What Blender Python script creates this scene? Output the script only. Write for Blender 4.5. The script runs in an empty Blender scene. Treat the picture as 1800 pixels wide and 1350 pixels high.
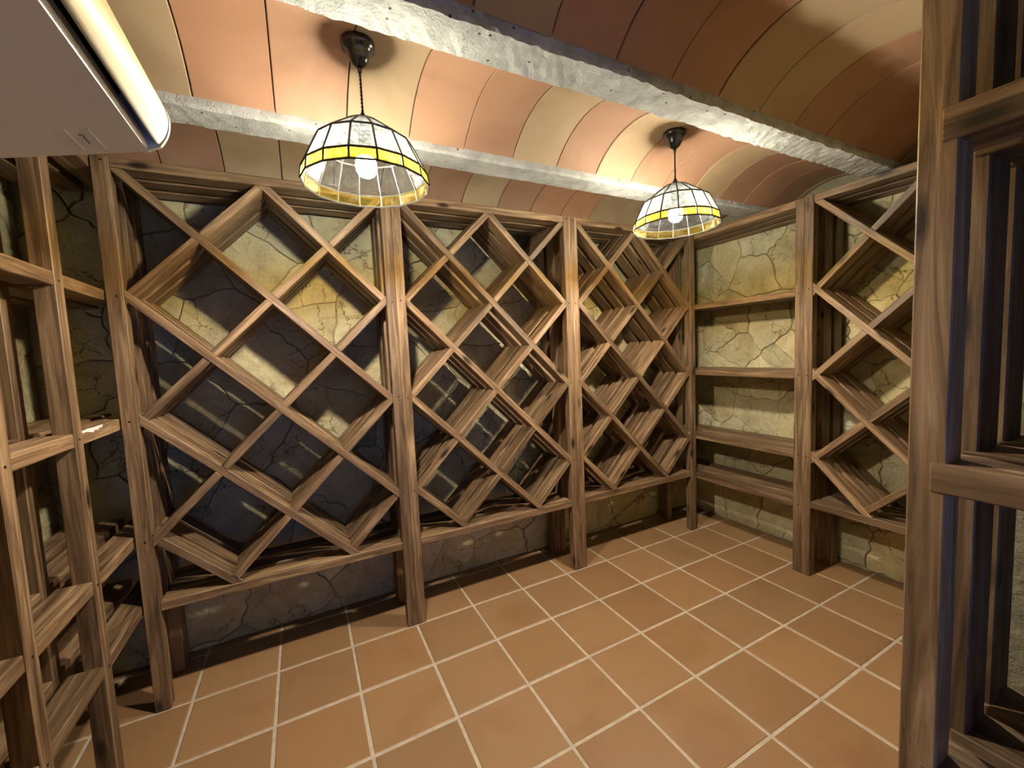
import bpy, bmesh, math, random
from mathutils import Vector, Matrix

random.seed(7)
scene = bpy.context.scene
COL = scene.collection

# ---------------------------------------------------------------- camera
FPX = 725.314
CAM = Vector((0.54646, -2.24296, 1.50861))
AZ, EL, ROLL = 0.470612, -0.078438, -0.044242
fw = Vector((math.sin(AZ) * math.cos(EL), math.cos(AZ) * math.cos(EL), math.sin(EL)))
rt0 = fw.cross(Vector((0, 0, 1))).normalized()
up0 = rt0.cross(fw)
rt = math.cos(ROLL) * rt0 + math.sin(ROLL) * up0
up = -math.sin(ROLL) * rt0 + math.cos(ROLL) * up0
cd = bpy.data.cameras.new('camera')
cd.sensor_fit = 'HORIZONTAL'
cd.sensor_width = 36.0
cd.lens = FPX / 1800.0 * 36.0
cd.clip_start = 0.02
cam = bpy.data.objects.new('camera', cd)
COL.objects.link(cam)
cam.matrix_world = Matrix(((rt.x, up.x, -fw.x, CAM.x), (rt.y, up.y, -fw.y, CAM.y), (rt.z, up.z, -fw.z, CAM.z), (0, 0, 0, 1)))
scene.camera = cam

# ---------------------------------------------------------------- daylight outside the open doorway
world = bpy.data.worlds.new('World')
scene.world = world
world.use_nodes = True
bgn = world.node_tree.nodes['Background']
bgn.inputs['Color'].default_value = (0.20, 0.36, 0.95, 1)
bgn.inputs['Strength'].default_value = 1.0

# ---------------------------------------------------------------- exposure
vs = scene.view_settings
vs.view_transform = 'Standard'
vs.look = 'None'
vs.gamma = 1.0
vs.use_curve_mapping = False
vs.exposure = 1.65
BULB_WATTS = 60.0           # each pendant's bulb
scene.cycles.use_denoising = True
scene.cycles.max_bounces = 8
scene.cycles.diffuse_bounces = 1
scene.cycles.glossy_bounces = 2
scene.cycles.transparent_max_bounces = 10
scene.cycles.use_adaptive_sampling = True
scene.cycles.adaptive_threshold = 0.07
scene.cycles.adaptive_min_samples = 10
scene.cycles.use_light_tree = False
scene.cycles.caustics_reflective = False
scene.cycles.caustics_refractive = False
scene.cycles.sample_clamp_indirect = 6.0


# ---------------------------------------------------------------- node helpers
def new_mat(name):
    m = bpy.data.materials.new(name)
    m.use_nodes = True
    nt = m.node_tree
    return m, nt, nt.nodes['Principled BSDF']


def N(nt, t, **kw):
    n = nt.nodes.new(t)
    for k, v in kw.items():
        if k in n.inputs:
            n.inputs[k].default_value = v
        else:
            setattr(n, k, v)
    return n


def ramp(nt, stops):
    r = nt.nodes.new('ShaderNodeValToRGB')
    e = r.color_ramp.elements
    while len(e) < len(stops):
        e.new(0.5)
    for i, (p, c) in enumerate(stops):
        e[i].position = p
        e[i].color = (*c, 1) if len(c) == 3 else c
    return r


def obj_coords(nt, scale=(1, 1, 1), rnd=True):
    tc = N(nt, 'ShaderNodeTexCoord')
    mp = N(nt, 'ShaderNodeMapping')
    mp.inputs['Scale'].default_value = scale
    nt.links.new(tc.outputs['Object'], mp.inputs['Vector'])
    if rnd:
        oi = N(nt, 'ShaderNodeObjectInfo')
        mu = N(nt, 'ShaderNodeMath', operation='MULTIPLY')
        mu.inputs[1].default_value = 37.0
        nt.links.new(oi.outputs['Random'], mu.inputs[0])
        cb = N(nt, 'ShaderNodeCombineXYZ')
        for k in range(3):
            nt.links.new(mu.outputs[0], cb.inputs[k])
        nt.links.new(cb.outputs[0], mp.inputs['Location'])
    return mp


def mixc(nt, a, b, fac, mode='MIX'):
    mx = N(nt, 'ShaderNodeMix', data_type='RGBA', blend_type=mode)
    for sock, v in ((mx.inputs[0], fac), (mx.inputs[6], a), (mx.inputs[7], b)):
        if hasattr(v, 'links') or hasattr(v, 'is_output'):
            nt.links.new(v, sock)
        else:
            sock.default_value = v if not isinstance(v, tuple) else (*v, 1)[:4]
    return mx.outputs[2]


def bump(nt, bsdf, h, strength=0.3, dist=0.01):
    b = N(nt, 'ShaderNodeBump')
    b.inputs['Strength'].default_value = strength
    b.inputs['Distance'].default_value = dist
    nt.links.new(h, b.inputs['Height'])
    nt.links.new(b.outputs[0], bsdf.inputs['Normal'])


def wood_mat(name, lo, mid, hi, rough=0.5):
    m, nt, bs = new_mat(name)
    mp = obj_coords(nt, (1.6, 26, 26))
    n1 = N(nt, 'ShaderNodeTexNoise', Scale=1.6, Detail=6.0, Roughness=0.62, Distortion=0.9)
    nt.links.new(mp.outputs[0], n1.inputs['Vector'])
    r = ramp(nt, [(0.30, lo), (0.5, mid), (0.68, hi)])
    nt.links.new(n1.outputs['Fac'], r.inputs[0])
    # board to board tone
    oi = N(nt, 'ShaderNodeObjectInfo')
    mr = N(nt, 'ShaderNodeMapRange')
    mr.inputs[3].default_value = 0.72
    mr.inputs[4].default_value = 1.25
    nt.links.new(oi.outputs['Random'], mr.inputs[0])
    hs = N(nt, 'ShaderNodeHueSaturation')
    nt.links.new(mr.outputs[0], hs.inputs['Value'])
    nt.links.new(r.outputs[0], hs.inputs['Color'])
    # knots
    mk = obj_coords(nt, (3.2, 9.0, 9.0))
    vo = N(nt, 'ShaderNodeTexVoronoi', Scale=1.0)
    nt.links.new(mk.outputs[0], vo.inputs['Vector'])
    kr = ramp(nt, [(0.07, (1, 1, 1)), (0.17, (0, 0, 0))])
    nt.links.new(vo.outputs['Distance'], kr.inputs[0])
    c = mixc(nt, hs.outputs[0], (lo[0] * 0.35, lo[1] * 0.32, lo[2] * 0.3), kr.outputs[0])
    nt.links.new(c, bs.inputs['Base Color'])
    bs.inputs['Roughness'].default_value = rough
    bump(nt, bs, n1.outputs['Fac'], 0.35, 0.004)
    return m


def stone_mat(name, joint=False):
    m, nt, bs = new_mat(name)
    mp = obj_coords(nt, (1, 1, 1))
    n1 = N(nt, 'ShaderNodeTexNoise', Scale=5.0, Detail=7.0, Roughness=0.65, Distortion=0.4)
    n2 = N(nt, 'ShaderNodeTexNoise', Scale=60.0, Detail=3.0, Roughness=0.7)
    nt.links.new(mp.outputs[0], n1.inputs['Vector'])
    nt.links.new(mp.outputs[0], n2.inputs['Vector'])
    if joint:
        r = ramp(nt, [(0.3, (0.20, 0.17, 0.105)), (0.7, (0.36, 0.31, 0.19))])
    else:
        r = ramp(nt, [(0.28, (0.40, 0.325, 0.175)), (0.5, (0.62, 0.515, 0.285)), (0.72, (0.76, 0.665, 0.42))])
    nt.links.new(n1.outputs['Fac'], r.inputs[0])
    c = mixc(nt, r.outputs[0], n2.outputs['Fac'], 0.35, 'OVERLAY')
    if not joint:
        # hairline cracks
        wv = N(nt, 'ShaderNodeVectorMath', operation='MULTIPLY_ADD')
        wv.inputs[1].default_value = (0.22, 0.22, 0.22)
        nt.links.new(n1.outputs['Color'], wv.inputs[0])
        nt.links.new(mp.outputs[0], wv.inputs[2])
        ve = N(nt, 'ShaderNodeTexVoronoi', Scale=4.5, feature='DISTANCE_TO_EDGE')
        nt.links.new(wv.outputs[0], ve.inputs['Vector'])
        cr = ramp(nt, [(0.004, (0.30, 0.25, 0.18)), (0.016, (1, 1, 1))])
        nt.links.new(ve.outputs['Distance'], cr.inputs[0])
        n3 = N(nt, 'ShaderNodeTexNoise', Scale=3.0, Detail=2.0)
        nt.links.new(mp.outputs[0], n3.inputs['Vector'])
        ms = ramp(nt, [(0.50, (0, 0, 0)), (0.56, (1, 1, 1))])
        nt.links.new(n3.outputs['Fac'], ms.inputs[0])
        c = mixc(nt, c, cr.outputs[0], ms.outputs[0], 'MULTIPLY')
        oi = N(nt, 'ShaderNodeObjectInfo')
        c = mixc(nt, c, oi.outputs['Color'], 1.0, 'MULTIPLY')
    nt.links.new(c, bs.inputs['Base Color'])
    bs.inputs['Roughness'].default_value = 0.85
    ad = N(nt, 'ShaderNodeMath', operation='MULTIPLY_ADD')
    ad.inputs[1].default_value = 0.25
    nt.links.new(n2.outputs['Fac'], ad.inputs[0])
    nt.links.new(n1.outputs['Fac'], ad.inputs[2])
    bump(nt, bs, ad.outputs[0], 0.9, 0.02)
    return m


def tinted_clay(name, rough, s1, fine, spot=0.35, coat=0.0):
    """fired clay whose own colour comes from the object (each tile was fired differently)"""
    m, nt, bs = new_mat(name)
    mp = obj_coords(nt)
    oi = N(nt, 'ShaderNodeObjectInfo')
    n1 = N(nt, 'ShaderNodeTexNoise', Scale=s1, Detail=4.0, Roughness=0.55, Distortion=0.6)
    n2 = N(nt, 'ShaderNodeTexNoise', Scale=fine, Detail=4.0, Roughness=0.7)
    nt.links.new(mp.outputs[0], n1.inputs['Vector'])
    nt.links.new(mp.outputs[0], n2.inputs['Vector'])
    r = ramp(nt, [(0.3, (0.80, 0.72, 0.64)), (0.5, (1, 1, 1)), (0.75, (1.0, 0.98, 0.93))])
    nt.links.new(n1.outputs['Fac'], r.inputs[0])
    c = mixc(nt, oi.outputs['Color'], r.outputs[0], spot * 2, 'MULTIPLY')
    c = mixc(nt, c, n2.outputs['Color'], 0.06, 'OVERLAY')
    nt.links.new(c, bs.inputs['Base Color'])
    bs.inputs['Roughness'].default_value = rough
    if coat:
        bs.inputs['Coat Weight'].default_value = coat
        bs.inputs['Coat Roughness'].default_value = 0.4
    bump(nt, bs, n2.outputs['Fac'], 0.12, 0.004)
    return m


def plain(name, col, rough=0.5, metal=0.0, noise=0.0, nscale=20.0):
    m, nt, bs = new_mat(name)
    mp = obj_coords(nt, rnd=False)
    n1 = N(nt, 'ShaderNodeTexNoise', Scale=nscale, Detail=4.0)
    nt.links.new(mp.outputs[0], n1.inputs['Vector'])
    lo = tuple(x * (1 - noise) for x in col)
    hi = tuple(min(1, x * (1 + noise)) for x in col)
    r = ramp(nt, [(0.3, lo), (0.7, hi)])
    nt.links.new(n1.outputs['Fac'], r.inputs[0])
    nt.links.new(r.outputs[0], bs.inputs['Base Color'])
    bs.inputs['Roughness'].default_value = rough
    bs.inputs['Metallic'].default_value = metal
    return m


def concrete_mat():
    m, nt, bs = new_mat('concrete')
    mp = obj_coords(nt)
    n1 = N(nt, 'ShaderNodeTexNoise', Scale=14.0, Detail=8.0, Roughness=0.65)
    n2 = N(nt, 'ShaderNodeTexNoise', Scale=120.0, Detail=4.0, Roughness=0.7)
    vo = N(nt, 'ShaderNodeTexVoronoi', Scale=34.0)
    for n in (n1, n2, vo):
        nt.links.new(mp.outputs[0], n.inputs['Vector'])
    r = ramp(nt, [(0.3, (0.33, 0.32, 0.29)), (0.7, (0.56, 0.55, 0.51))])
    nt.links.new(n1.outputs['Fac'], r.inputs[0])
    pit = ramp(nt, [(0.12, (0.16, 0.15, 0.13)), (0.19, (1, 1, 1))])
    nt.links.new(vo.outputs['Distance'], pit.inputs[0])
    # only some cells are pits
    sc_ = N(nt, 'ShaderNodeSeparateColor')
    nt.links.new(vo.outputs['Color'], sc_.inputs[0])
    gt = N(nt, 'ShaderNodeMath', operation='GREATER_THAN')
    gt.inputs[1].default_value = 0.72
    nt.links.new(sc_.outputs[0], gt.inputs[0])
    c = mixc(nt, r.outputs[0], pit.outputs[0], gt.outputs[0], 'MULTIPLY')
    nt.links.new(c, bs.inputs['Base Color'])
    bs.inputs['Roughness'].default_value = 0.9
    ad = N(nt, 'ShaderNodeMath', operation='ADD')
    nt.links.new(n1.outputs['Fac'], ad.inputs[0])
    nt.links.new(n2.outputs['Fac'], ad.inputs[1])
    bump(nt, bs, ad.outputs[0], 0.6, 0.012)
    return m


def pane_mat(name, tint, body, opal):
    """rippled stained glass: part clear, part milky"""
    m = bpy.data.materials.new(name)
    m.use_nodes = True
    nt = m.node_tree
    nt.nodes.clear()
    out = N(nt, 'ShaderNodeOutputMaterial')
    mp = obj_coords(nt, (1, 1, 1))
    n1 = N(nt, 'ShaderNodeTexNoise', Scale=55.0, Detail=5.0, Roughness=0.6, Distortion=2.5)
    nt.links.new(mp.outputs[0], n1.inputs['Vector'])
    tr = N(nt, 'ShaderNodeBsdfTransparent')
    tr.inputs[0].default_value = (*tint, 1)
    tl = N(nt, 'ShaderNodeBsdfTranslucent')
    tl.inputs[0].default_value = (*body, 1)
    df = N(nt, 'ShaderNodeBsdfDiffuse')
    df.inputs[0].default_value = (*body, 1)
    gl = N(nt, 'ShaderNodeBsdfGlossy')
    gl.inputs['Roughness'].default_value = 0.12
    bp = N(nt, 'ShaderNodeBump')
    bp.inputs['Strength'].default_value = 0.8
    bp.inputs['Distance'].default_value = 0.01
    nt.links.new(n1.outputs['Fac'], bp.inputs['Height'])
    nt.links.new(bp.outputs[0], gl.inputs['Normal'])
    m1 = N(nt, 'ShaderNodeMixShader')
    m1.inputs[0].default_value = 0.10
    nt.links.new(tl.outputs[0], m1.inputs[1])
    nt.links.new(df.outputs[0], m1.inputs[2])
    rr = ramp(nt, [(0.40, (opal * 0.3,) * 3), (0.62, (min(1, opal * 2.2),) * 3)])
    nt.links.new(n1.outputs['Fac'], rr.inputs[0])
    m2 = N(nt, 'ShaderNodeMixShader')
    nt.links.new(rr.outputs[0], m2.inputs[0])
    nt.links.new(tr.outputs[0], m2.inputs[1])
    nt.links.new(m1.outputs[0], m2.inputs[2])
    fr = N(nt, 'ShaderNodeFresnel')
    fr.inputs[0].default_value = 1.45
    fm = N(nt, 'ShaderNodeMath', operation='MULTIPLY')
    fm.inputs[1].default_value = 0.12
    nt.links.new(fr.outputs[0], fm.inputs[0])
    m3 = N(nt, 'ShaderNodeMixShader')
    nt.links.new(fm.outputs[0], m3.inputs[0])
    nt.links.new(m2.outputs[0], m3.inputs[1])
    nt.links.new(gl.outputs[0], m3.inputs[2])
    nt.links.new(m3.outputs[0], out.inputs[0])
    return m


WOOD = wood_mat('stained_pine', (0.066, 0.036, 0.017), (0.215, 0.125, 0.062), (0.40, 0.258, 0.140))
STONE = stone_mat('flagstone')
JOINT = stone_mat('stone_mortar', True)
FLOORTILE = tinted_clay('floor_terracotta', 0.45, 3.0, 90.0, 0.3, 0.12)
VAULT = tinted_clay('vault_terracotta', 0.7, 2.6, 110.0, 0.38)
GROUT = plain('pale_grout', (0.62, 0.50, 0.37), 0.9, 0, 0.15, 30)
CONCRETE = concrete_mat()
DECK = plain('dark_mortar_bed', (0.10, 0.07, 0.05), 0.95, 0, 0.2)
PLASTIC = plain('white_plastic', (0.84, 0.83, 0.79), 0.35, 0, 0.01)
PLASTIC_GREY = plain('grey_plastic', (0.45, 0.45, 0.44), 0.45, 0, 0.02)
DARK = plain('dark_outlet', (0.008, 0.008, 0.009), 0.6)
MARK = plain('grey_print', (0.16, 0.13, 0.10), 0.6)
BLACK = plain('black_enamel', (0.012, 0.011, 0.010), 0.22, 0.0, 0.05)
LEAD = plain('dark_lead_came', (0.035, 0.034, 0.030), 0.35, 0.6, 0.1)
SCREW = plain('sunken_screw', (0.02, 0.014, 0.010), 0.6, 0.4)
STRIP_WHITE = plain('jagged_white', (0.85, 0.84, 0.80), 0.8, 0, 0.03)
GLASS_W = pane_mat('milky_rippled_glass', (0.74, 0.76, 0.75), (0.93, 0.96, 0.94), 0.009)
GLASS_A = pane_mat('amber_rippled_glass', (0.84, 0.75, 0.44), (0.98, 0.76, 0.10), 0.020)


def emissive(name, col, strength):
    m = bpy.data.materials.new(name)
    m.use_nodes = True
    nt = m.node_tree
    nt.nodes.clear()
    e = N(nt, 'ShaderNodeEmission')
    e.inputs[0].default_value = (*col, 1)
    e.inputs[1].default_value = strength
    o = N(nt, 'ShaderNodeOutputMaterial')
    nt.links.new(e.outputs[0], o.inputs[0])
    return m


# ---------------------------------------------------------------- object helpers
def link(name, data, parent=None, loc=(0, 0, 0), rot=None, mat=None):
    o = bpy.data.objects.new(name, data)
    COL.objects.link(o)
    if parent is not None:
        o.parent = parent
    o.location = loc
    if rot is not None:
        o.rotation_euler = rot
    if mat is not None and data is not None and not data.materials:
        data.materials.append(mat)
    return o


def thing(name, label, cat, loc=(0, 0, 0), rotz=0.0, group=None):
    o = link(name, None, None, loc, (0, 0, rotz))
    o.empty_display_size = 0.1
    o['label'] = label
    o['category'] = cat
    if group:
        o['group'] = group
    return o


def mesh_from(name, verts, faces, smooth=False):
    me = bpy.data.meshes.new(name)
    me.from_pydata(verts, [], faces)
    me.update()
    bm = bmesh.new()
    bm.from_mesh(me)
    bmesh.ops.recalc_face_normals(bm, faces=bm.faces)
    bm.to_mesh(me)
    bm.free()
    if smooth:
        for p in me.polygons:
            p.use_smooth = True
    return me


def bevelled(name, verts, faces, off):
    me = mesh_from(name, verts, faces)
    bm = bmesh.new()
    bm.from_mesh(me)
    bmesh.ops.bevel(bm, geom=list(bm.edges), offset=off, segments=1, affect='EDGES', profile=0.5)
    bm.to_mesh(me)
    bm.free()
    return me


_box = {}


def box_mesh(lx, ly, lz, off=0.003):
    k = (round(lx, 4), round(ly, 4), round(lz, 4), off)
    if k not in _box:
        x, y, z = lx / 2, ly / 2, lz / 2
        v = [(sx * x, sy * y, sz * z) for sx in (-1, 1) for sy in (-1, 1) for sz in (-1, 1)]
        f = [(0, 1, 3, 2), (4, 6, 7, 5), (0, 4, 5, 1), (2, 3, 7, 6), (0, 2, 6, 4), (1, 5, 7, 3)]
        _box[k] = bevelled('board', v, f, off) if off else mesh_from('block', v, f)
    return _box[k]


def block(name, lo, hi, mat, parent=None, off=0.0):
    s = [hi[i] - lo[i] for i in range(3)]
    c = [(hi[i] + lo[i]) / 2 for i in range(3)]
    me = box_mesh(*s, off).copy()
    return link(name, me, parent, c, None, mat)


def structure(o, label=None, cat=None):
    o['kind'] = 'structure'
    if label:
        o['label'] = label
    if cat:
        o['category'] = cat
    return o


def lathe(profile, n=32, caps=True):
    verts, faces = [], []
    for r, z in profile:
        for k in range(n):
            a = 2 * math.pi * k / n
            verts.append((r * math.cos(a), r * math.sin(a), z))
    for i in range(len(profile) - 1):
        for k in range(n):
            a, b = i * n + k, i * n + (k + 1) % n
            faces.append((a, b, b + n, a + n))
    if caps:
        faces.append(tuple(range(n)))
        faces.append(tuple(range((len(profile) - 1) * n, len(profile) * n)))
    return verts, faces


def tube(pts, r, n=6):
    verts, faces = [], []
    P = [Vector(p) for p in pts]
    for i, p in enumerate(P):
        t = (P[min(i + 1, len(P) - 1)] - P[max(i - 1, 0)]).normalized()
        a = t.orthogonal().normalized() if i == 0 else (a - t * a.dot(t)).normalized()
        b = t.cross(a)
        for k in range(n):
            an = 2 * math.pi * k / n
            verts.append(tuple(p + r * (math.cos(an) * a + math.sin(an) * b)))
    for i in range(len(P) - 1):
        for k in range(n):
            c, d = i * n + k, i * n + (k + 1) % n
            faces.append((c, d, d + n, c + n))
    faces.append(tuple(range(n)))
    faces.append(tuple(range((len(P) - 1) * n, len(P) * n)))
    return verts, faces


# ---------------------------------------------------------------- dimensions of the room
XA0, XB, YA = -0.53, 3.705, 0.41        # left wall, right wall, far wall (mortar faces)
YD = -1.935                             # wall behind the right rack, where the entry passage begins
XP0, XP1 = 0.156, 1.81                  # entry passage, left and right walls
YE = -1.50                              # wall that closes the left recess
YR = -4.10                              # rear end of the passage, with the open doorway
ZT = 2.60

# ---------------------------------------------------------------- floor
floor = structure(block('floor', (XA0 - 0.1, YR - 0.1, -0.10), (XB + 0.1, YA + 0.1, -0.0025), GROUT),
                  'square terracotta tile floor with pale grout lines', 'floor')
T = 0.34
rf = random.Random(3)


def floor_tile_mesh():
    h = 0.1645
    v = [(-h, -h, -0.012), (h, -h, -0.012), (h, h, -0.012), (-h, h, -0.012)]
    i = h - 0.001
    v += [(-h, -h, -0.003), (h, -h, -0.003), (h, h, -0.003), (-h, h, -0.003)]
    j = h - 0.005
    v += [(-j, -j, 0), (j, -j, 0), (j, j, 0), (-j, j, 0)]
    f = []
    for a in (0, 4):
        for k in range(4):
            f.append((a + k, a + (k + 1) % 4, a + 4 + (k + 1) % 4, a + 4 + k))
    f.append((8, 9, 10, 11))
    f.append((3, 2, 1, 0))
    return mesh_from('floor_tile', v, f)


ftm = floor_tile_mesh()
ftm.materials.append(FLOORTILE)
fc = floor.location
for i in range(-2, 11):
    for j in range(-13, 2):
        cx, cy = (i + 0.5) * T, (j + 0.5) * T
        x0, x1, y0, y1 = cx - .165, cx + .165, cy - .165, cy + .165
        inside_room = x1 > XA0 and x0 < XB and y1 > YD and y0 < YA
        inside_pass = x1 > XP0 and x0 < XP1 and y1 > YR and y0 < YD + 0.1
        if x1 < XP0 and y1 < YE:
            continue
        if not (inside_room or inside_pass):
            continue
        # tiles cut where a wall stands
        me = ftm
        c = (cx, cy)
        lx0, lx1 = max(x0, XA0 + 0.002), min(x1, XB - 0.002)
        ly0, ly1 = max(y0, YR), min(y1, YA - 0.002)
        sx, sy = (lx1 - lx0) / 0.33, (ly1 - ly0) / 0.33
        if sx < 0.08 or sy < 0.08:
            continue
        o = link('tile', me, floor, ((lx0 + lx1) / 2 - fc[0], (ly0 + ly1) / 2 - fc[1], rf.uniform(-0.0006, 0.0006) - fc[2]),
                 (rf.uniform(-.002, .002), rf.uniform(-.002, .002), rf.uniform(-.003, .003)))
        o.scale = (sx, sy, 1)
        t = rf.uniform(0.87, 1.07)
        w = rf.uniform(-0.016, 0.016)
        o.color = (0.40 * t, (0.222 + w * 0.5) * t, (0.100 + w * 0.4) * t, 1)


# ---------------------------------------------------------------- stone walls
def clip_poly(poly, n, d):
    out = []
    for i in range(len(poly)):
        a, b = poly[i], poly[(i + 1) % len(poly)]
        da, db = a[0] * n[0] + a[1] * n[1] - d, b[0] * n[0] + b[1] * n[1] - d
        if da <= 0:
            out.append(a)
        if da * db < 0:
            t = da / (da - db)
            out.append((a[0] + t * (b[0] - a[0]), a[1] + t * (b[1] - a[1])))
    return out


def hash2(x, y, s):
    v = math.sin(round(x, 3) * 127.1 + round(y, 3) * 311.7 + s * 17.3) * 43758.5453
    return v - math.floor(v)


def stone_wall(parent, base, u_axis, normal, width, height, pitch, seed):
    """lay irregular flagstones on the wall face; base = lower start corner on the mortar face"""
    r = random.Random(seed)
    nx, nz = max(2, round(width / pitch)), max(2, round(height / (pitch * 0.86)))
    seeds = []
    for j in range(-1, nz + 1):
        for i in range(-1, nx + 1):
            seeds.append(((i + 0.5 + 0.5 * (j % 2) + r.uniform(-.42, .42)) * width / nx,
                          (j + 0.5 + r.uniform(-.42, .42)) * height / nz))
    ang = math.atan2(u_axis.y, u_axis.x)
    Rz = Matrix.Rotation(ang, 3, 'Z')
    inv = parent.matrix_basis.inverted()
    for a in seeds:
        poly = [(0, 0), (width, 0), (width, height), (0, height)]
        for b in seeds:
            if b is a or abs(b[0] - a[0]) > 3 * pitch or abs(b[1] - a[1]) > 3 * pitch:
                continue
            n = (b[0] - a[0], b[1] - a[1])
            poly = clip_poly(poly, n, (b[0] ** 2 + b[1] ** 2 - a[0] ** 2 - a[1] ** 2) / 2)
            if len(poly) < 3:
                break
        if len(poly) < 3:
            continue
        area = abs(sum(poly[i][0] * poly[(i + 1) % len(poly)][1] - poly[(i + 1) % len(poly)][0] * poly[i][1]
                       for i in range(len(poly)))) / 2
        if area < 0.004:
            continue
        # break the straight edges; both neighbours hash the same mid point
        out = []
        for i in range(len(poly)):
            p, q = poly[i], poly[(i + 1) % len(poly)]
            out.append(p)
            L = math.hypot(q[0] - p[0], q[1] - p[1])
            if L > 0.035:
                k = 6 if L > 0.16 else (4 if L > 0.08 else 2)
                flip = (q[0], q[1]) < (p[0], p[1])
                s_, e_ = (q, p) if flip else (p, q)
                mids = []
                for m in range(1, k):
                    t = m / k
                    mx, mz = s_[0] + t * (e_[0] - s_[0]), s_[1] + t * (e_[1] - s_[1])
                    on_rim = min(mx, width - mx, mz, height - mz) < 1e-4
                    am = 0 if on_rim else (hash2(mx, mz, seed) - 0.5) * 0.12 * min(L, 0.25)
                    nn = (-(e_[1] - s_[1]) / L, (e_[0] - s_[0]) / L)
                    mids.append((mx + nn[0] * am, mz + nn[1] * am))
                out += mids[::-1] if flip else mids
        cx = sum(p[0] for p in out) / len(out)
        cz = sum(p[1] for p in out) / len(out)
        h = r.uniform(0.007, 0.017)
        tx, tz = r.uniform(-.035, .035), r.uniform(-.035, .035)
        gap = r.uniform(0.0006, 0.0028)
        verts = []
        n_ = len(out)

        def ring(shrink, hh, jit):
            for p in out:
                dx, dz = p[0] - cx, p[1] - cz
                L = math.hypot(dx, dz)
                k = max(0.1, (L - shrink) / L)
                x, z = dx * k, dz * k
                verts.append((x, -(hh + (x * tx + z * tz if hh > 0.004 else 0) + (r.uniform(-jit, jit) if jit else 0)), z))

        ring(gap, -0.012, 0)
        ring(gap, h * 0.55, 0.001)
        ring(gap + 0.005, h, 0.0015)
        ring(gap + 0.07, h + 0.002, 0.0035)
        verts.append((0, -(h + 0.002), 0))
        faces = []
        for q in range(3):
            for k in range(n_):
                faces.append((q * n_ + k, q * n_ + (k + 1) % n_, (q + 1) * n_ + (k + 1) % n_, (q + 1) * n_ + k))
        for k in range(n_):
            faces.append((3 * n_ + k, 3 * n_ + (k + 1) % n_, 4 * n_))
        me = mesh_from('stone', verts, faces)
        me.materials.append(STONE)
        pos = Vector(base) + u_axis * cx + Vector((0, 0, cz))
        o = link('stone', me, parent, inv @ pos, (0, 0, ang))
        t = r.uniform(0.78, 1.10)
        w = r.uniform(-0.08, 0.08)
        o.color = (t * (1 + w * 0.4), t, t * (1 - w), 1)


wall_back = structure(block('wall_back', (XA0 - 0.15, YA, -0.1), (XB + 0.15, YA + 0.15, ZT), JOINT),
                      'flagstone wall behind the diamond wine racks', 'wall')
wall_right = structure(block('wall_right', (XB, YD - 0.15, -0.1), (XB + 0.15, YA, ZT), JOINT),
                       'flagstone wall behind the corner shelf unit', 'wall')
wall_left = structure(block('wall_left', (XA0 - 0.15, YE - 0.15, -0.1), (XA0, YA, ZT), JOINT),
                      'flagstone wall behind the left shelf unit', 'wall')
wall_front = structure(block('wall_front', (XP1, YD - 0.15, -0.1), (XB, YD, ZT), JOINT),
                       'flagstone return wall beside the right diamond rack', 'wall')
wall_entry_right = structure(block('wall_entry_right', (XP1, YR, -0.1), (XP1 + 0.15, YD - 0.15, ZT), JOINT),
                             'flagstone wall behind the nearest shelf unit', 'wall')
wall_recess = structure(block('wall_recess', (XA0, YE - 0.15, -0.1), (XP0, YE, ZT), JOINT),
                        'flagstone wall closing the left recess', 'wall')
wall_entry_left = structure(block('wall_entry_left', (XP0 - 0.15, YR, -0.1), (XP0, YE - 0.15, ZT), JOINT),
                            'stone wall carrying the air conditioner', 'wall')
# rear wall with the open doorway the daylight comes through
DX0, DX1, DZ = 0.45, 1.25, 2.05
wall_rear = structure(block('wall_rear', (XP0 - 0.15, YR - 0.15, DZ), (XP1 + 0.15, YR, ZT), JOINT),
                      'stone wall above the open doorway', 'wall')
for a, b in ((XP0 - 0.15, DX0), (DX1, XP1 + 0.15)):
    p = block('pier', (a, YR - 0.15, -0.1), (b, YR, DZ), JOINT)
    p.parent = wall_rear
    p.location = p.location - wall_rear.location
door_1 = link('door_1', None, None, (DX0, YR, 0))
structure(door_1, 'open wooden doorway at the end of the entry passage', 'doorway')
for lo, hi in (((-0.0, -0.15, 0), (0.04, 0.02, DZ)), ((DX1 - DX0 - 0.04, -0.15, 0), (DX1 - DX0, 0.02, DZ)),
               ((0.04, -0.15, DZ - 0.04), (DX1 - DX0 - 0.04, 0.02, DZ))):
    block('frame', lo, hi, WOOD, door_1, 0.003)

stone_wall(wall_back, (XA0, YA, 0), Vector((1, 0, 0)), None, XB - XA0, 2.45, 0.34, 11)
stone_wall(wall_right, (XB, YA, 0), Vector((0, -1, 0)), None, YA - YD, 2.45, 0.30, 22)
stone_wall(wall_left, (XA0, YE, 0), Vector((0, 1, 0)), None, YA - YE, 2.45, 0.34, 33)
stone_wall(wall_entry_right, (XP1, YD - 0.15, 0), Vector((0, -1, 0)), None, YD - 0.15 - YR, 2.40, 0.34, 44)
stone_wall(wall_front, (XB, YD, 0), Vector((-1, 0, 0)), None, XB - XP1, 2.40, 0.36, 55)

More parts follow.
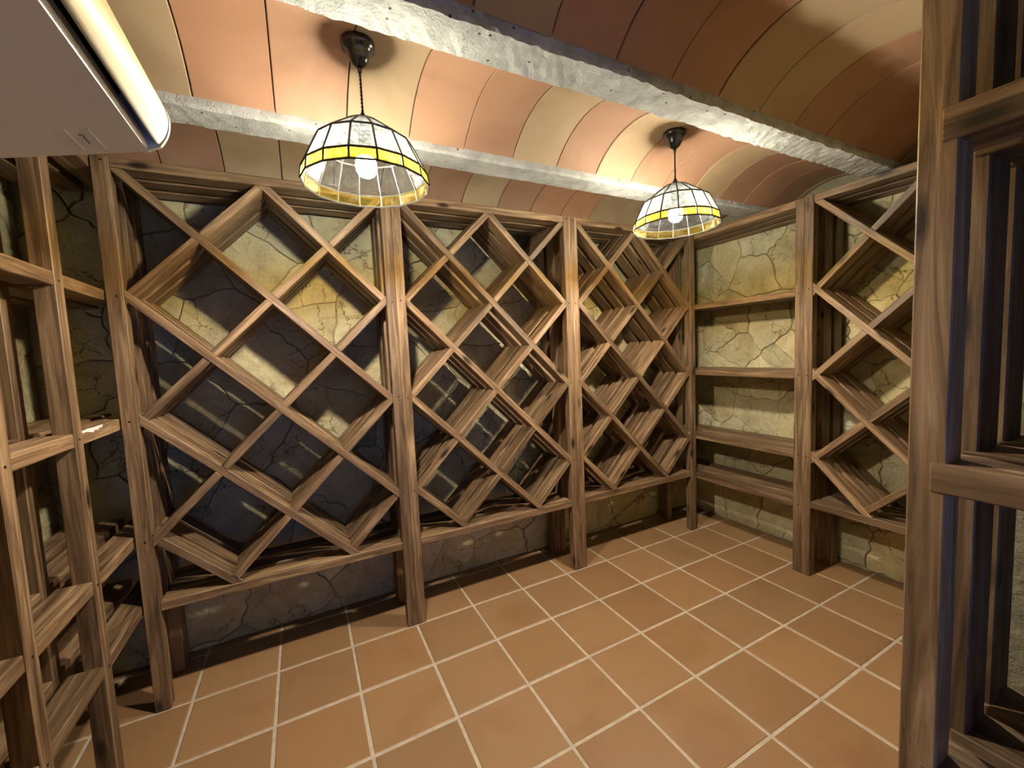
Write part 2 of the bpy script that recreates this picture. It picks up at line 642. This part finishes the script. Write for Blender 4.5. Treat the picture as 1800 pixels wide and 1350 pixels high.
# ---------------------------------------------------------------- ceiling: deck, joists and vault tiles
ceiling = structure(block('ceiling', (XA0 - 0.15, YR - 0.15, 2.575), (XB + 0.15, YA + 0.15, 2.70), DECK),
                    'vaulted terracotta tile ceiling between concrete joists', 'ceiling')
ZB = 2.368
BEAMS = [0.287, -0.420, -1.125, -1.830, -2.535, -3.240, -3.945]
BW = 0.136
bl = ['concrete ceiling joist hidden above the far racks', 'narrow grey concrete ceiling joist nearest the far racks',
      'wide rough concrete ceiling joist in front of the two pendant lamps',
      'concrete ceiling joist over the passage mouth', 'concrete ceiling joist overhead in the passage',
      'concrete ceiling joist deeper in the passage', 'concrete ceiling joist by the doorway']


def beam(i, yc, x0, x1):
    r = random.Random(90 + i)
    n = int((x1 - x0) / 0.022)
    hw = BW / 2
    prof = [(-hw, 0.205), (-hw, 0.036), (-hw, 0.010), (-hw + 0.006, 0.0), (-hw * 0.45, 0), (0, 0), (hw * 0.45, 0), (hw - 0.006, 0.0), (hw, 0.010), (hw, 0.036), (hw, 0.205)]
    m = len(prof)
    verts, faces = [], []
    amp = 0.0035 if i == 2 else 0.0018
    for k in range(n + 1):
        x = x0 + (x1 - x0) * k / n
        wav = 0.002 * math.sin(x * 5.1 + i) + 0.0015 * math.sin(x * 13 + 2 * i)
        for q, (py, pz) in enumerate(prof):
            jy = r.uniform(-amp, amp) if 1 <= q <= m - 2 else 0
            jz = r.uniform(-amp, amp) * (0.9 if 2 <= q <= m - 3 else 0)
            verts.append((x - x0, py + jy + (wav if 2 <= q <= m - 3 else 0), pz + jz))
    for k in range(n):
        for q in range(m - 1):
            faces.append((k * m + q, k * m + q + 1, (k + 1) * m + q + 1, (k + 1) * m + q))
        faces.append((k * m + m - 1, k * m, (k + 1) * m, (k + 1) * m + m - 1))
    faces.append(tuple(range(m)))
    faces.append(tuple(range(n * m, n * m + m)))
    me = mesh_from('joist', verts, faces)
    o = link('trim_%d' % (i + 1), me, None, (x0, yc, ZB), None, CONCRETE)
    structure(o, bl[i], 'joist')
    return o


for i, yc in enumerate(BEAMS):
    if i <= 2:
        beam(i, yc, XA0 + 0.005, XB - 0.005)
    elif i == 3:
        beam(i, yc, XP0 + 0.005 if yc < YE else XA0, XB - 0.005)
    else:
        beam(i, yc, XP0 + 0.005, XP1 - 0.005)

PINK = [(0.36, 0.180, 0.100), (0.345, 0.188, 0.112), (0.38, 0.205, 0.120)]
TAN = [(0.40, 0.280, 0.162), (0.375, 0.260, 0.150), (0.42, 0.288, 0.165)]
SEQ = {0: 'tpppttttptpppttpptp', 1: 'ptttpptpptptpptppptp', 2: 'pptpppptpppttpppptpp', 3: 'ptptpptppttppptpptp', 4: 'ptptpptppttppptpptp', 5: 'ptptpptppttppptpptp'}
rv = random.Random(5)
ZS, ZAPEX = ZB + 0.034, 2.528


def vault_mesh(wx, chord):
    hc = chord / 2
    sag = ZAPEX - ZS
    Rr = (hc * hc + sag * sag) / (2 * sag)
    a0 = math.asin(hc / Rr)
    n = 12
    verts, faces = [], []
    th = 0.02
    e = 0.0025
    strips = [[(Rr + th, -wx / 2), (Rr + e, -wx / 2)], [(Rr + e, -wx / 2), (Rr, -wx / 2 + e)], [(Rr, -wx / 2 + e), (Rr, wx / 2 - e)],
              [(Rr, wx / 2 - e), (Rr + e, wx / 2)], [(Rr + e, wx / 2), (Rr + th, wx / 2)], [(Rr + th, wx / 2), (Rr + th, -wx / 2)]]
    for st in strips:                      # each strip has its own vertices, so the arrises stay crisp
        b0 = len(verts)
        for k in range(n + 1):
            a = -a0 + 2 * a0 * k / n
            for rr, xo in st:
                verts.append((xo, rr * math.sin(a), rr * math.cos(a) - Rr))
        for k in range(n):
            faces.append((b0 + 2 * k, b0 + 2 * k + 1, b0 + 2 * k + 3, b0 + 2 * k + 2))
    me = mesh_from('vault_tile', verts, faces, True)
    me.materials.append(VAULT)
    return me


PX = 0.2405
VM = {}
cc = ceiling.location
for b in range(6):
    ya, yb = BEAMS[b] - BW / 2, BEAMS[b + 1] + BW / 2
    yc, chord = (ya + yb) / 2, ya - yb
    if b not in VM:
        VM[b] = vault_mesh(PX - 0.0035, chord - 0.002)
    for k in range(-4, 15):
        xa = 0.293 + PX * k
        xb = xa + PX
        lo = XA0 if b <= 1 else (XP0 if yc < YE else XA0)
        hi = XB if yc > YD else XP1
        if xb < lo - 0.02 or xa > hi + 0.02:
            continue
        o = link('vault_tile', VM[b], ceiling, ((xa + xb) / 2 - cc[0], yc - cc[1], ZAPEX + rv.uniform(-.002, .001) - cc[2]),
                 (0, rv.uniform(-.006, .006), rv.uniform(-.003, .003)))
        s = SEQ[b][(k + 4) % len(SEQ[b])]
        col = rv.choice(PINK if s == 'p' else TAN)
        t = rv.uniform(0.93, 1.05)
        o.color = (col[0] * t, col[1] * t, col[2] * t, 1)

# ---------------------------------------------------------------- wine racks
H = 0.2585                       # half the diamond pitch
ZROW0 = 2.320
LAYERS = [(0.003, 0.093), (0.128, 0.218), (0.253, 0.343)]
POST_L = [(0.0, 0.055), (0.128, 0.218), (0.253, 0.343)]
Z_TOP, Z_RAIL_T, Z_RAIL_B0, Z_RAIL_B1 = 2.356, 2.316, 0.448, 0.490
screw_me = None


def screw(parent, u, z, v=-0.0004):
    global screw_me
    if screw_me is None:
        vv, ff = lathe([(0.0042, -0.002), (0.0042, 0.0008), (0.0028, 0.0012)], 8)
        screw_me = mesh_from('screw', [(x, -z_, y) for x, y, z_ in vv], ff)
        screw_me.materials.append(SCREW)
    return link('screw', screw_me, parent, (u, v, z))


rj = random.Random(21)


def board(parent, name, u0, u1, v0, v1, z0, z1, axis='u'):
    """a board whose grain (mesh X) runs along u or z"""
    cu, cv, cz = (u0 + u1) / 2, (v0 + v1) / 2, (z0 + z1) / 2
    if axis == 'u':
        me = box_mesh(u1 - u0, v1 - v0, z1 - z0, 0.0025)
        rot = (rj.uniform(-.006, .006), 0, 0)
    else:
        me = box_mesh(z1 - z0, v1 - v0, u1 - u0, 0.0025)
        rot = (0, -math.pi / 2, 0)
    o = link(name, me, parent, (cu, cv, cz), rot)
    if not me.materials:
        me.materials.append(WOOD)
    return o


def posts(parent, u0, u1, layers=(0, 1, 2)):
    for li, (v0, v1) in enumerate(POST_L):
        if li not in layers:
            continue
        zb = 0.0 if li != 1 else Z_RAIL_B0
        board(parent, 'post', u0, u1, v0, v1, zb, Z_TOP, 'z')


_sl = {}


def slat(parent, p0, p1, layer, rect, t=0.034):
    """diagonal slat from p0 to p1 in the (u, z) plane, trimmed to the frame opening"""
    d = Vector((p1[0] - p0[0], p1[1] - p0[1]))
    L = d.length
    d /= L
    nrm = Vector((-d.y, d.x))
    c = Vector(((p0[0] + p1[0]) / 2, (p0[1] + p1[1]) / 2))
    ex = L / 2
    poly = []
    for sx, sn in ((-1, -1), (1, -1), (1, 1), (-1, 1)):
        q = c + d * (sx * ex) + nrm * (sn * t / 2)
        poly.append((q.x, q.y))
    (ua, ub, za, zb) = rect
    poly = clip_poly(poly, (-1, 0), -ua)
    poly = clip_poly(poly, (1, 0), ub)
    poly = clip_poly(poly, (0, -1), -za)
    poly = clip_poly(poly, (0, 1), zb)
    if len(poly) < 3:
        return
    loc = [((Vector(q) - c).dot(d), (Vector(q) - c).dot(nrm)) for q in poly]
    v0, v1 = LAYERS[layer]
    dep = v1 - v0
    key = tuple((round(a, 4), round(b, 4)) for a, b in loc)
    if key not in _sl:
        n = len(loc)
        verts = [(a, -dep / 2, b) for a, b in loc] + [(a, dep / 2, b) for a, b in loc]
        faces = [tuple(range(n)), tuple(range(2 * n - 1, n - 1, -1))] + [(k, (k + 1) % n, n + (k + 1) % n, n + k) for k in range(n)]
        me = bevelled('slat', verts, faces, 0.0022)
        me.materials.append(WOOD)
        _sl[key] = me
    ang = math.atan2(d.y, d.x)
    link('slat', _sl[key], parent, (c.x, (v0 + v1) / 2 + rj.uniform(-.003, .003), c.y), (0, -ang + rj.uniform(-.002, .002), 0))


def diamond_rack(label, loc, rotz, u0, u1, umid, pw):
    """u0..u1 = clear opening, posts pw wide outside it"""
    t = thing('wine_rack', label, 'wine rack', loc, rotz, 'diamond wine racks')
    posts(t, u0 - pw[0], u0)
    posts(t, u1, u1 + pw[1])
    for v0, v1 in LAYERS:
        board(t, 'rail', u0, u1, v0, v1, Z_RAIL_T, Z_TOP)
        board(t, 'rail', u0, u1, v0, v1, Z_RAIL_B0, Z_RAIL_B1)
    rect = (u0, u1, Z_RAIL_B1, Z_RAIL_T)
    P = lambda c, r: (umid + (c - 2) * H, ZROW0 - r * H)
    td = 0.034
    e = td / 2 / math.sqrt(2) * 1.0
    for li in range(3):
        for (c0, r0, c1, r1) in ((2, 0, 4, 2), (0, 0, 4, 4), (0, 2, 4, 6), (0, 4, 3, 7), (0, 6, 1, 7)):
            a, b = P(c0, r0), P(c1, r1)
            x = 0.03
            slat(t, (a[0] - x, a[1] + x), (b[0] + x, b[1] - x), li, rect)
        for (c0, r0, c1, r1) in ((0, 2, 2, 0), (0, 4, 4, 0), (0, 6, 4, 2), (1, 7, 4, 4), (3, 7, 4, 6)):
            k = c1 - c0
            for s in range(k):
                a, b = P(c0 + s, r0 - s), P(c0 + s + 1, r0 - s - 1)
                ga = e
                gb = e
                if s == 0 and c0 == 0:
                    ga = -0.03
                if s == k - 1 and (c1 == 4 or r1 == 0):
                    gb = -0.03 if c1 == 4 else e
                slat(t, (a[0] + ga, a[1] + ga), (b[0] - gb, b[1] - gb), li, rect)
    for u, w in ((u0, -pw[0]), (u1, pw[1])):
        for z in (2.335, ZROW0 - 2 * H, ZROW0 - 4 * H, ZROW0 - 6 * H):
            screw(t, u + w / 2 + rj.uniform(-.006, .006), z + rj.uniform(-.008, .008))
    return t


def shelf_unit(label, loc, rotz, u0, u1, post_spans, layers=(0, 1, 2), lap=0.0, name='shelf_unit', screws=True, levels=((1.772, 1.812), (1.258, 1.304), (0.748, 0.794), (0.424, 0.472))):
    t = thing(name, label, 'shelf')
    t.location = loc
    t.rotation_euler = (0, 0, rotz)
    for a, b in post_spans:
        posts(t, a, b, layers)
        if screws:
            for z in [2.335] + [0.5 * (p + q) for p, q in levels]:
                screw(t, (a + b) / 2 + rj.uniform(-.006, .006), z + rj.uniform(-.006, .006))
    spans = []
    edges = sorted(post_spans)
    cur = u0
    for a, b in edges:
        if a - cur > 0.02:
            spans.append((cur, a))
        cur = b
    if u1 - cur > 0.02:
        spans.append((cur, u1))
    for a, b in spans:
        for li in layers:
            v0, v1 = LAYERS[li]
            v0 -= 0.006 if lap else 0.0
            board(t, 'rail', a, b, v0, v1, Z_RAIL_T - 0.006, Z_TOP)
            for z0, z1 in levels:
                board(t, 'shelf_slat', a - lap, b + lap, v0, v1, z0, z1)
    return t


# far wall, left to right: front plane y = 0
diamond_rack('leftmost diamond wine rack on the far wall, beside the left shelf unit', (0, 0, 0), 0, -0.075, 0.972, 0.4515, (0.057, 0.0505))
diamond_rack('middle diamond wine rack of the far wall, between the two double posts', (0, 0, 0), 0, 1.0735, 2.107, 1.5875, (0.0505, 0.052))
diamond_rack('diamond wine rack beneath the farther pendant lamp, in the far corner', (0, 0, 0), 0, 2.2115, 3.264, 2.728, (0.052, 0.054))
# right wall: front plane x = 3.319, u runs towards the viewer
shelf_unit('narrow four-shelf wooden unit in the far right corner', (3.320, 0, 0), -math.pi / 2, -0.338, 0.783, [(0.733, 0.783)])
diamond_rack('diamond wine rack on the right wall, partly hidden by the near post', (3.320, 0, 0), -math.pi / 2, 0.8335, 1.876, 1.3665, (0.0503, 0.050))
# left wall: front plane x = -0.134, u runs towards the far wall
shelf_unit('dark wooden shelf unit along the left wall under the air conditioner', (-0.134, 0, 0), math.pi / 2, -1.46, 0.338,
           [(-0.381, -0.327), (-0.774, -0.720), (-1.190, -1.136)], levels=((1.786, 1.830), (1.255, 1.302), (0.748, 0.794), (0.445, 0.490)))
# entry passage, right side (rear posts and slats added to darken the edge): front plane x = 1.42
shelf_unit('nearest wooden shelf unit at the right edge with a tall square post', (1.420, 0, 0), -math.pi / 2, 1.943, 3.30,
           [(1.943, 1.990), (2.62, 2.667), (3.253, 3.30)], lap=0.019, screws=False, levels=((1.789, 1.838), (1.258, 1.306), (0.748, 0.794), (0.424, 0.472)))

# ---------------------------------------------------------------- thin jagged white strip on the left shelf
rp = random.Random(8)
top, bot = [], []
for k in range(13):
    y = -0.325 + 0.165 * k / 12
    top.append((0, y, 0.004 + rp.uniform(-.001, .001)))
    bot.append((0, y, 0.004 - (0.016 + rp.uniform(-.006, .004)) * (0.35 + 0.65 * math.sin(math.pi * (k + .6) / 13.2))))
vv = top + bot + [(-0.0012, p[1], p[2]) for p in top + bot]
ff = []
n = 13
for k in range(n - 1):
    ff += [(k, k + 1, n + k + 1, n + k), (2 * n + k, 3 * n + k, 3 * n + k + 1, 2 * n + k + 1),
           (k, 2 * n + k, 2 * n + k + 1, k + 1), (n + k, n + k + 1, 3 * n + k + 1, 3 * n + k)]
ff += [(0, n, 3 * n, 2 * n), (n - 1, 3 * n - 1, 4 * n - 1, 2 * n - 1)]
ps = link('white_strip', mesh_from('white_strip', vv, ff), None, (-0.1355, 0, 1.2995), None, STRIP_WHITE)
ps['label'] = 'jagged white strip on the edge of a left wall shelf'
ps['category'] = 'paper'


# ---------------------------------------------------------------- stained glass pendant lamps
def make_lamp(label, x, y):
    zc = 2.526
    t = thing('pendant_lamp', label, 'lamp', (x, y, zc), 0, 'stained glass pendant lamps')
    Z = lambda z: z - zc
    # ceiling rose (bell shaped)
    prof = [(0.046, 0.004), (0.0515, -0.001), (0.053, -0.010), (0.0515, -0.020), (0.043, -0.027), (0.037, -0.036), (0.033, -0.050), (0.026, -0.064), (0.017, -0.073), (0.009, -0.077)]
    v, f = lathe(prof, 36)
    rose = link('ceiling_rose', mesh_from('ceiling_rose', v, f, True), t, (0, 0, 0), None, BLACK)
    v, f = lathe([(0.0085, -0.074), (0.0075, -0.085), (0.0055, -0.094), (0.0035, -0.098)], 14)
    link('cord_grip', mesh_from('cord_grip', v, f, True), rose, (0, 0, 0), None, BLACK)
    # twisted cord: two strands
    for ph in (0, math.pi):
        pts = []
        for k in range(61):
            z = -0.092 - (0.142) * k / 60
            a = ph + k * 0.62
            pts.append((0.0021 * math.cos(a), 0.0021 * math.sin(a), z))
        v, f = tube(pts, 0.0022, 6)
        link('cord', mesh_from('cord', v, f, True), t, (0, 0, 0), None, BLACK)
    # grip, crown and lampholder
    v, f = lathe([(0.004, Z(2.312)), (0.008, Z(2.302)), (0.012, Z(2.296)), (0.0135, Z(2.278)), (0.0135, Z(2.266))], 20)
    link('cord_grip', mesh_from('crown_grip', v, f, True), t, (0, 0, 0), None, BLACK)
    v, f = lathe([(0.056, Z(2.267)), (0.056, Z(2.273)), (0.034, Z(2.2785)), (0.012, Z(2.2805)), (0.012, Z(2.276)), (0.033, Z(2.273))], 32, False)
    link('crown', mesh_from('crown', v, f, True), t, (0, 0, 0), None, LEAD)
    v, f = lathe([(0.014, Z(2.276)), (0.019, Z(2.262)), (0.0195, Z(2.215)), (0.017, Z(2.205))], 24)
    link('lampholder', mesh_from('lampholder', v, f, True), t, (0, 0, 0), None, BLACK)
    # facetted dome
    NP = 16
    rows = [(0.056, 2.270), (0.153, 2.201), (0.196, 2.113), (0.201, 2.077)]
    off = 0.5
    for q in range(3):
        (ra, za), (rb, zb) = rows[q], rows[q + 1]
        mat = GLASS_A if q == 2 else GLASS_W
        # mesh of one pane about its own centre
        an = math.pi / NP
        rm, zm = (ra + rb) / 2 * math.cos(an), (za + zb) / 2
        shr = 0.985

        def pt(r, s, z, dr):
            return ((r + dr) * math.cos(an) - rm, s * (r + dr) * math.sin(an) * shr, z - zm)
        vs_ = [pt(ra, -1, za, 0), pt(ra, 1, za, 0), pt(rb, 1, zb, 0), pt(rb, -1, zb, 0)]
        vi_ = [pt(ra, -1, za, -.003), pt(ra, 1, za, -.003), pt(rb, 1, zb, -.003), pt(rb, -1, zb, -.003)]
        me = mesh_from('pane', vs_ + vi_, [(0, 1, 2, 3), (7, 6, 5, 4), (0, 4, 5, 1), (1, 5, 6, 2), (2, 6, 7, 3), (3, 7, 4, 0)])
        me.materials.append(mat)
        for k in range(NP):
            a = 2 * math.pi * (k + off) / NP
            link('pane', me, t, (rm * math.cos(a), rm * math.sin(a), Z(zm)), (0, 0, a))
    for q, (r, z) in enumerate(rows):
        pts = []
        for k in range(NP):
            a = 2 * math.pi * k / NP
            pts.append((r * math.cos(a), r * math.sin(a), Z(z)))
        verts, faces = [], []
        w = 0.0036 if q else 0.003
        for k in range(NP):
            a = 2 * math.pi * k / NP
            ca, sa = math.cos(a), math.sin(a)
            for dr, dz in ((-w, 0), (0, -w), (w, 0), (0, w)):
                verts.append(((r + dr) * ca, (r + dr) * sa, Z(z) + dz))
        for k in range(NP):
            for j in range(4):
                a, b = k * 4 + j, k * 4 + (j + 1) % 4
                c, d = ((k + 1) % NP) * 4 + (j + 1) % 4, ((k + 1) % NP) * 4 + j
                faces.append((a, b, c, d))
        link('came_ring', mesh_from('came_ring', verts, faces), t, (0, 0, 0), None, LEAD)
    v, f = tube([(r, 0, Z(z)) for r, z in rows], 0.0032, 6)
    rib = mesh_from('came', v, f)
    rib.materials.append(LEAD)
    for k in range(NP):
        link('came', rib, t, (0, 0, 0), (0, 0, 2 * math.pi * k / NP))
    # bulb, with an opaque collar added to hold light off the ceiling
    cp = [(0.0135, 2.207), (0.0145, 2.190), (0.022, 2.176), (0.0292, 2.162)]
    v, f = lathe([(r, Z(z)) for r, z in cp], 24)
    bulb = link('bulb', mesh_from('bulb_collar', v, f, True), t, (0, 0, 0), None, PLASTIC)
    bp = [(0.0295, 2.1615), (0.0325, 2.150), (0.0335, 2.140), (0.0315, 2.125), (0.025, 2.113), (0.014, 2.106), (0.003, 2.104)]
    v, f = lathe([(r, Z(z)) for r, z in bp], 20)
    link('glowing_dome', mesh_from('glowing_dome', v, f, True), bulb, (0, 0, 0), None, BULB)
    return t


BULB = emissive('lit_bulb', (1.0, 0.92, 0.78), BULB_WATTS * 10.0)
make_lamp('stained glass pendant lamp nearest the viewer, with amber rim band', 0.789, -0.775)
make_lamp('farther stained glass pendant lamp in front of the corner rack', 2.230, -0.775)

# ---------------------------------------------------------------- air conditioner
ac = thing('air_conditioner', 'white wall mounted air conditioner at the top left', 'air conditioner', (XP0, -1.72, 1.836), 0)
Y0, Y1 = -0.43, 0.42


def acp(x, z):
    return (x - XP0, z - 1.836)


body = [acp(*p) for p in ((.157, 1.838), (.200, 1.8475), (.300, 1.8705), (.338, 1.8782), (.3408, 1.8788), (.3425, 1.8845), (.3395, 1.904), (.305, 1.918), (.300, 1.960),
                          (.335, 1.984), (.350, 1.984), (.322, 2.045), (.290, 2.100), (.268, 2.128), (.240, 2.134), (.157, 2.134))]


def prism_y(profile, y0, y1, name, smooth=False, bev=0.0):
    n = len(profile)
    v = [(x, y0, z) for x, z in profile] + [(x, y1, z) for x, z in profile]
    f = [tuple(range(n)), tuple(range(2 * n - 1, n - 1, -1))] + [(k, (k + 1) % n, n + (k + 1) % n, n + k) for k in range(n)]
    me = mesh_from(name, v, f)
    if bev:
        bm = bmesh.new()
        bm.from_mesh(me)
        ee = [e for e in bm.edges if abs(e.verts[0].co.y - e.verts[1].co.y) < 1e-6 and min(e.verts[0].co.z, e.verts[1].co.z) < 0.036 and max(e.verts[0].co.x, e.verts[1].co.x) < 0.183]
        bmesh.ops.bevel(bm, geom=ee, offset=bev, segments=3, affect='EDGES', profile=0.5)
        bm.to_mesh(me)
        bm.free()
    return me


casing = link('casing', prism_y(body, Y0 + 0.012, Y1 - 0.012, 'casing', bev=0.0), ac, (0, 0, 0), None, PLASTIC)
# dark air outlet lining
out_p = [acp(*p) for p in ((.3387, 1.9048), (.306, 1.919), (.3013, 1.9595), (.335, 1.9832), (.334, 1.9800), (.305, 1.958), (.309, 1.922), (.3395, 1.9065))]
link('air_outlet', prism_y(out_p, Y0 + 0.013, Y1 - 0.013, 'air_outlet'), ac, (0, 0, 0), None, DARK)
lip = [acp(*p) for p in ((.3428, 1.8850), (.3436, 1.8853), (.3404, 1.9048), (.3398, 1.9042))]
link('outlet_lip', prism_y(lip, Y0 + 0.013, Y1 - 0.013, 'outlet_lip'), ac, (0, 0, 0), None, PLASTIC)
def arc3(a, b, c, n):
    # smooth quadratic curve a -> c pulled towards b
    return [((1 - k / n) ** 2 * a[0] + 2 * (1 - k / n) * (k / n) * b[0] + (k / n) ** 2 * c[0],
             (1 - k / n) ** 2 * a[1] + 2 * (1 - k / n) * (k / n) * b[1] + (k / n) ** 2 * c[1]) for k in range(n + 1)]


fo = arc3((.3585, 1.8895), (.3735, 1.908), (.3742, 1.932), 10) + arc3((.3742, 1.932), (.3735, 1.960), (.352, 1.984), 10)[1:]
fi = [(x - 0.005, z + 0.002) for x, z in reversed(fo)]
flap = prism_y([acp(*p) for p in fo + fi], Y0 + 0.014, Y1 - 0.014, 'flap')
for p_ in flap.polygons:
    p_.use_smooth = len(p_.vertices) == 4
link('flap', flap, ac, (0, 0, 0), None, PLASTIC)
endp = [acp(*p) for p in [(.157, 1.838), (.200, 1.8475), (.300, 1.8705), (.3408, 1.8785)] + arc3((.3600, 1.8885), (.3752, 1.908), (.3758, 1.932), 6) + arc3((.3758, 1.932), (.375, 1.960), (.3535, 1.985), 6)[1:] + [(.3235, 2.047), (.2915, 2.102), (.269, 2.130), (.240, 2.136), (.157, 2.136)]]
for ya, yb in ((Y0, Y0 + 0.0125), (Y1 - 0.0125, Y1)):
    me = prism_y(endp, ya, yb, 'end_cap')
    bm = bmesh.new()
    bm.from_mesh(me)
    yo = ya if ya == Y0 else yb
    ee = [e for e in bm.edges if abs(e.verts[0].co.y - yo) < 1e-6 and abs(e.verts[1].co.y - yo) < 1e-6]
    bmesh.ops.bevel(bm, geom=ee, offset=0.006, segments=3, affect='EDGES', profile=0.5)
    bm.to_mesh(me)
    bm.free()
    link('end_cap', me, ac, (0, 0, 0), None, PLASTIC)


def under(x):
    return 1.8475 + (x - 0.200) * 0.23 - 1.836


for x in (0.2633, 0.2899):
    z = under(x)
    w = 0.0011
    pr = [(x - XP0 - w, z + 0.002), (x - XP0 + w, z + 0.002), (x - XP0 + w * 0.7, z - 0.0016), (x - XP0 - w * 0.7, z - 0.0016)]
    link('ridge', prism_y(pr, -1.3895 + 1.72, -1.3205 + 1.72, 'ridge'), ac, (0, 0, 0), None, PLASTIC)
# small faint printed emblem between the ridges: a hook and a short bar
zz = under(0.277) - 0.0006
pts = [(0.2735, -1.3705), (0.2772, -1.3690), (0.2785, -1.3660), (0.2776, -1.3630), (0.2770, -1.3570), (0.2771, -1.3500), (0.2768, -1.3430), (0.2764, -1.3405)]
v, f = tube([(a - XP0, b + 1.72, under(a) - 0.0002) for a, b in pts], 0.0009, 6)
link('emblem', mesh_from('emblem', v, f, True), ac, (0, 0, 0), None, MARK)
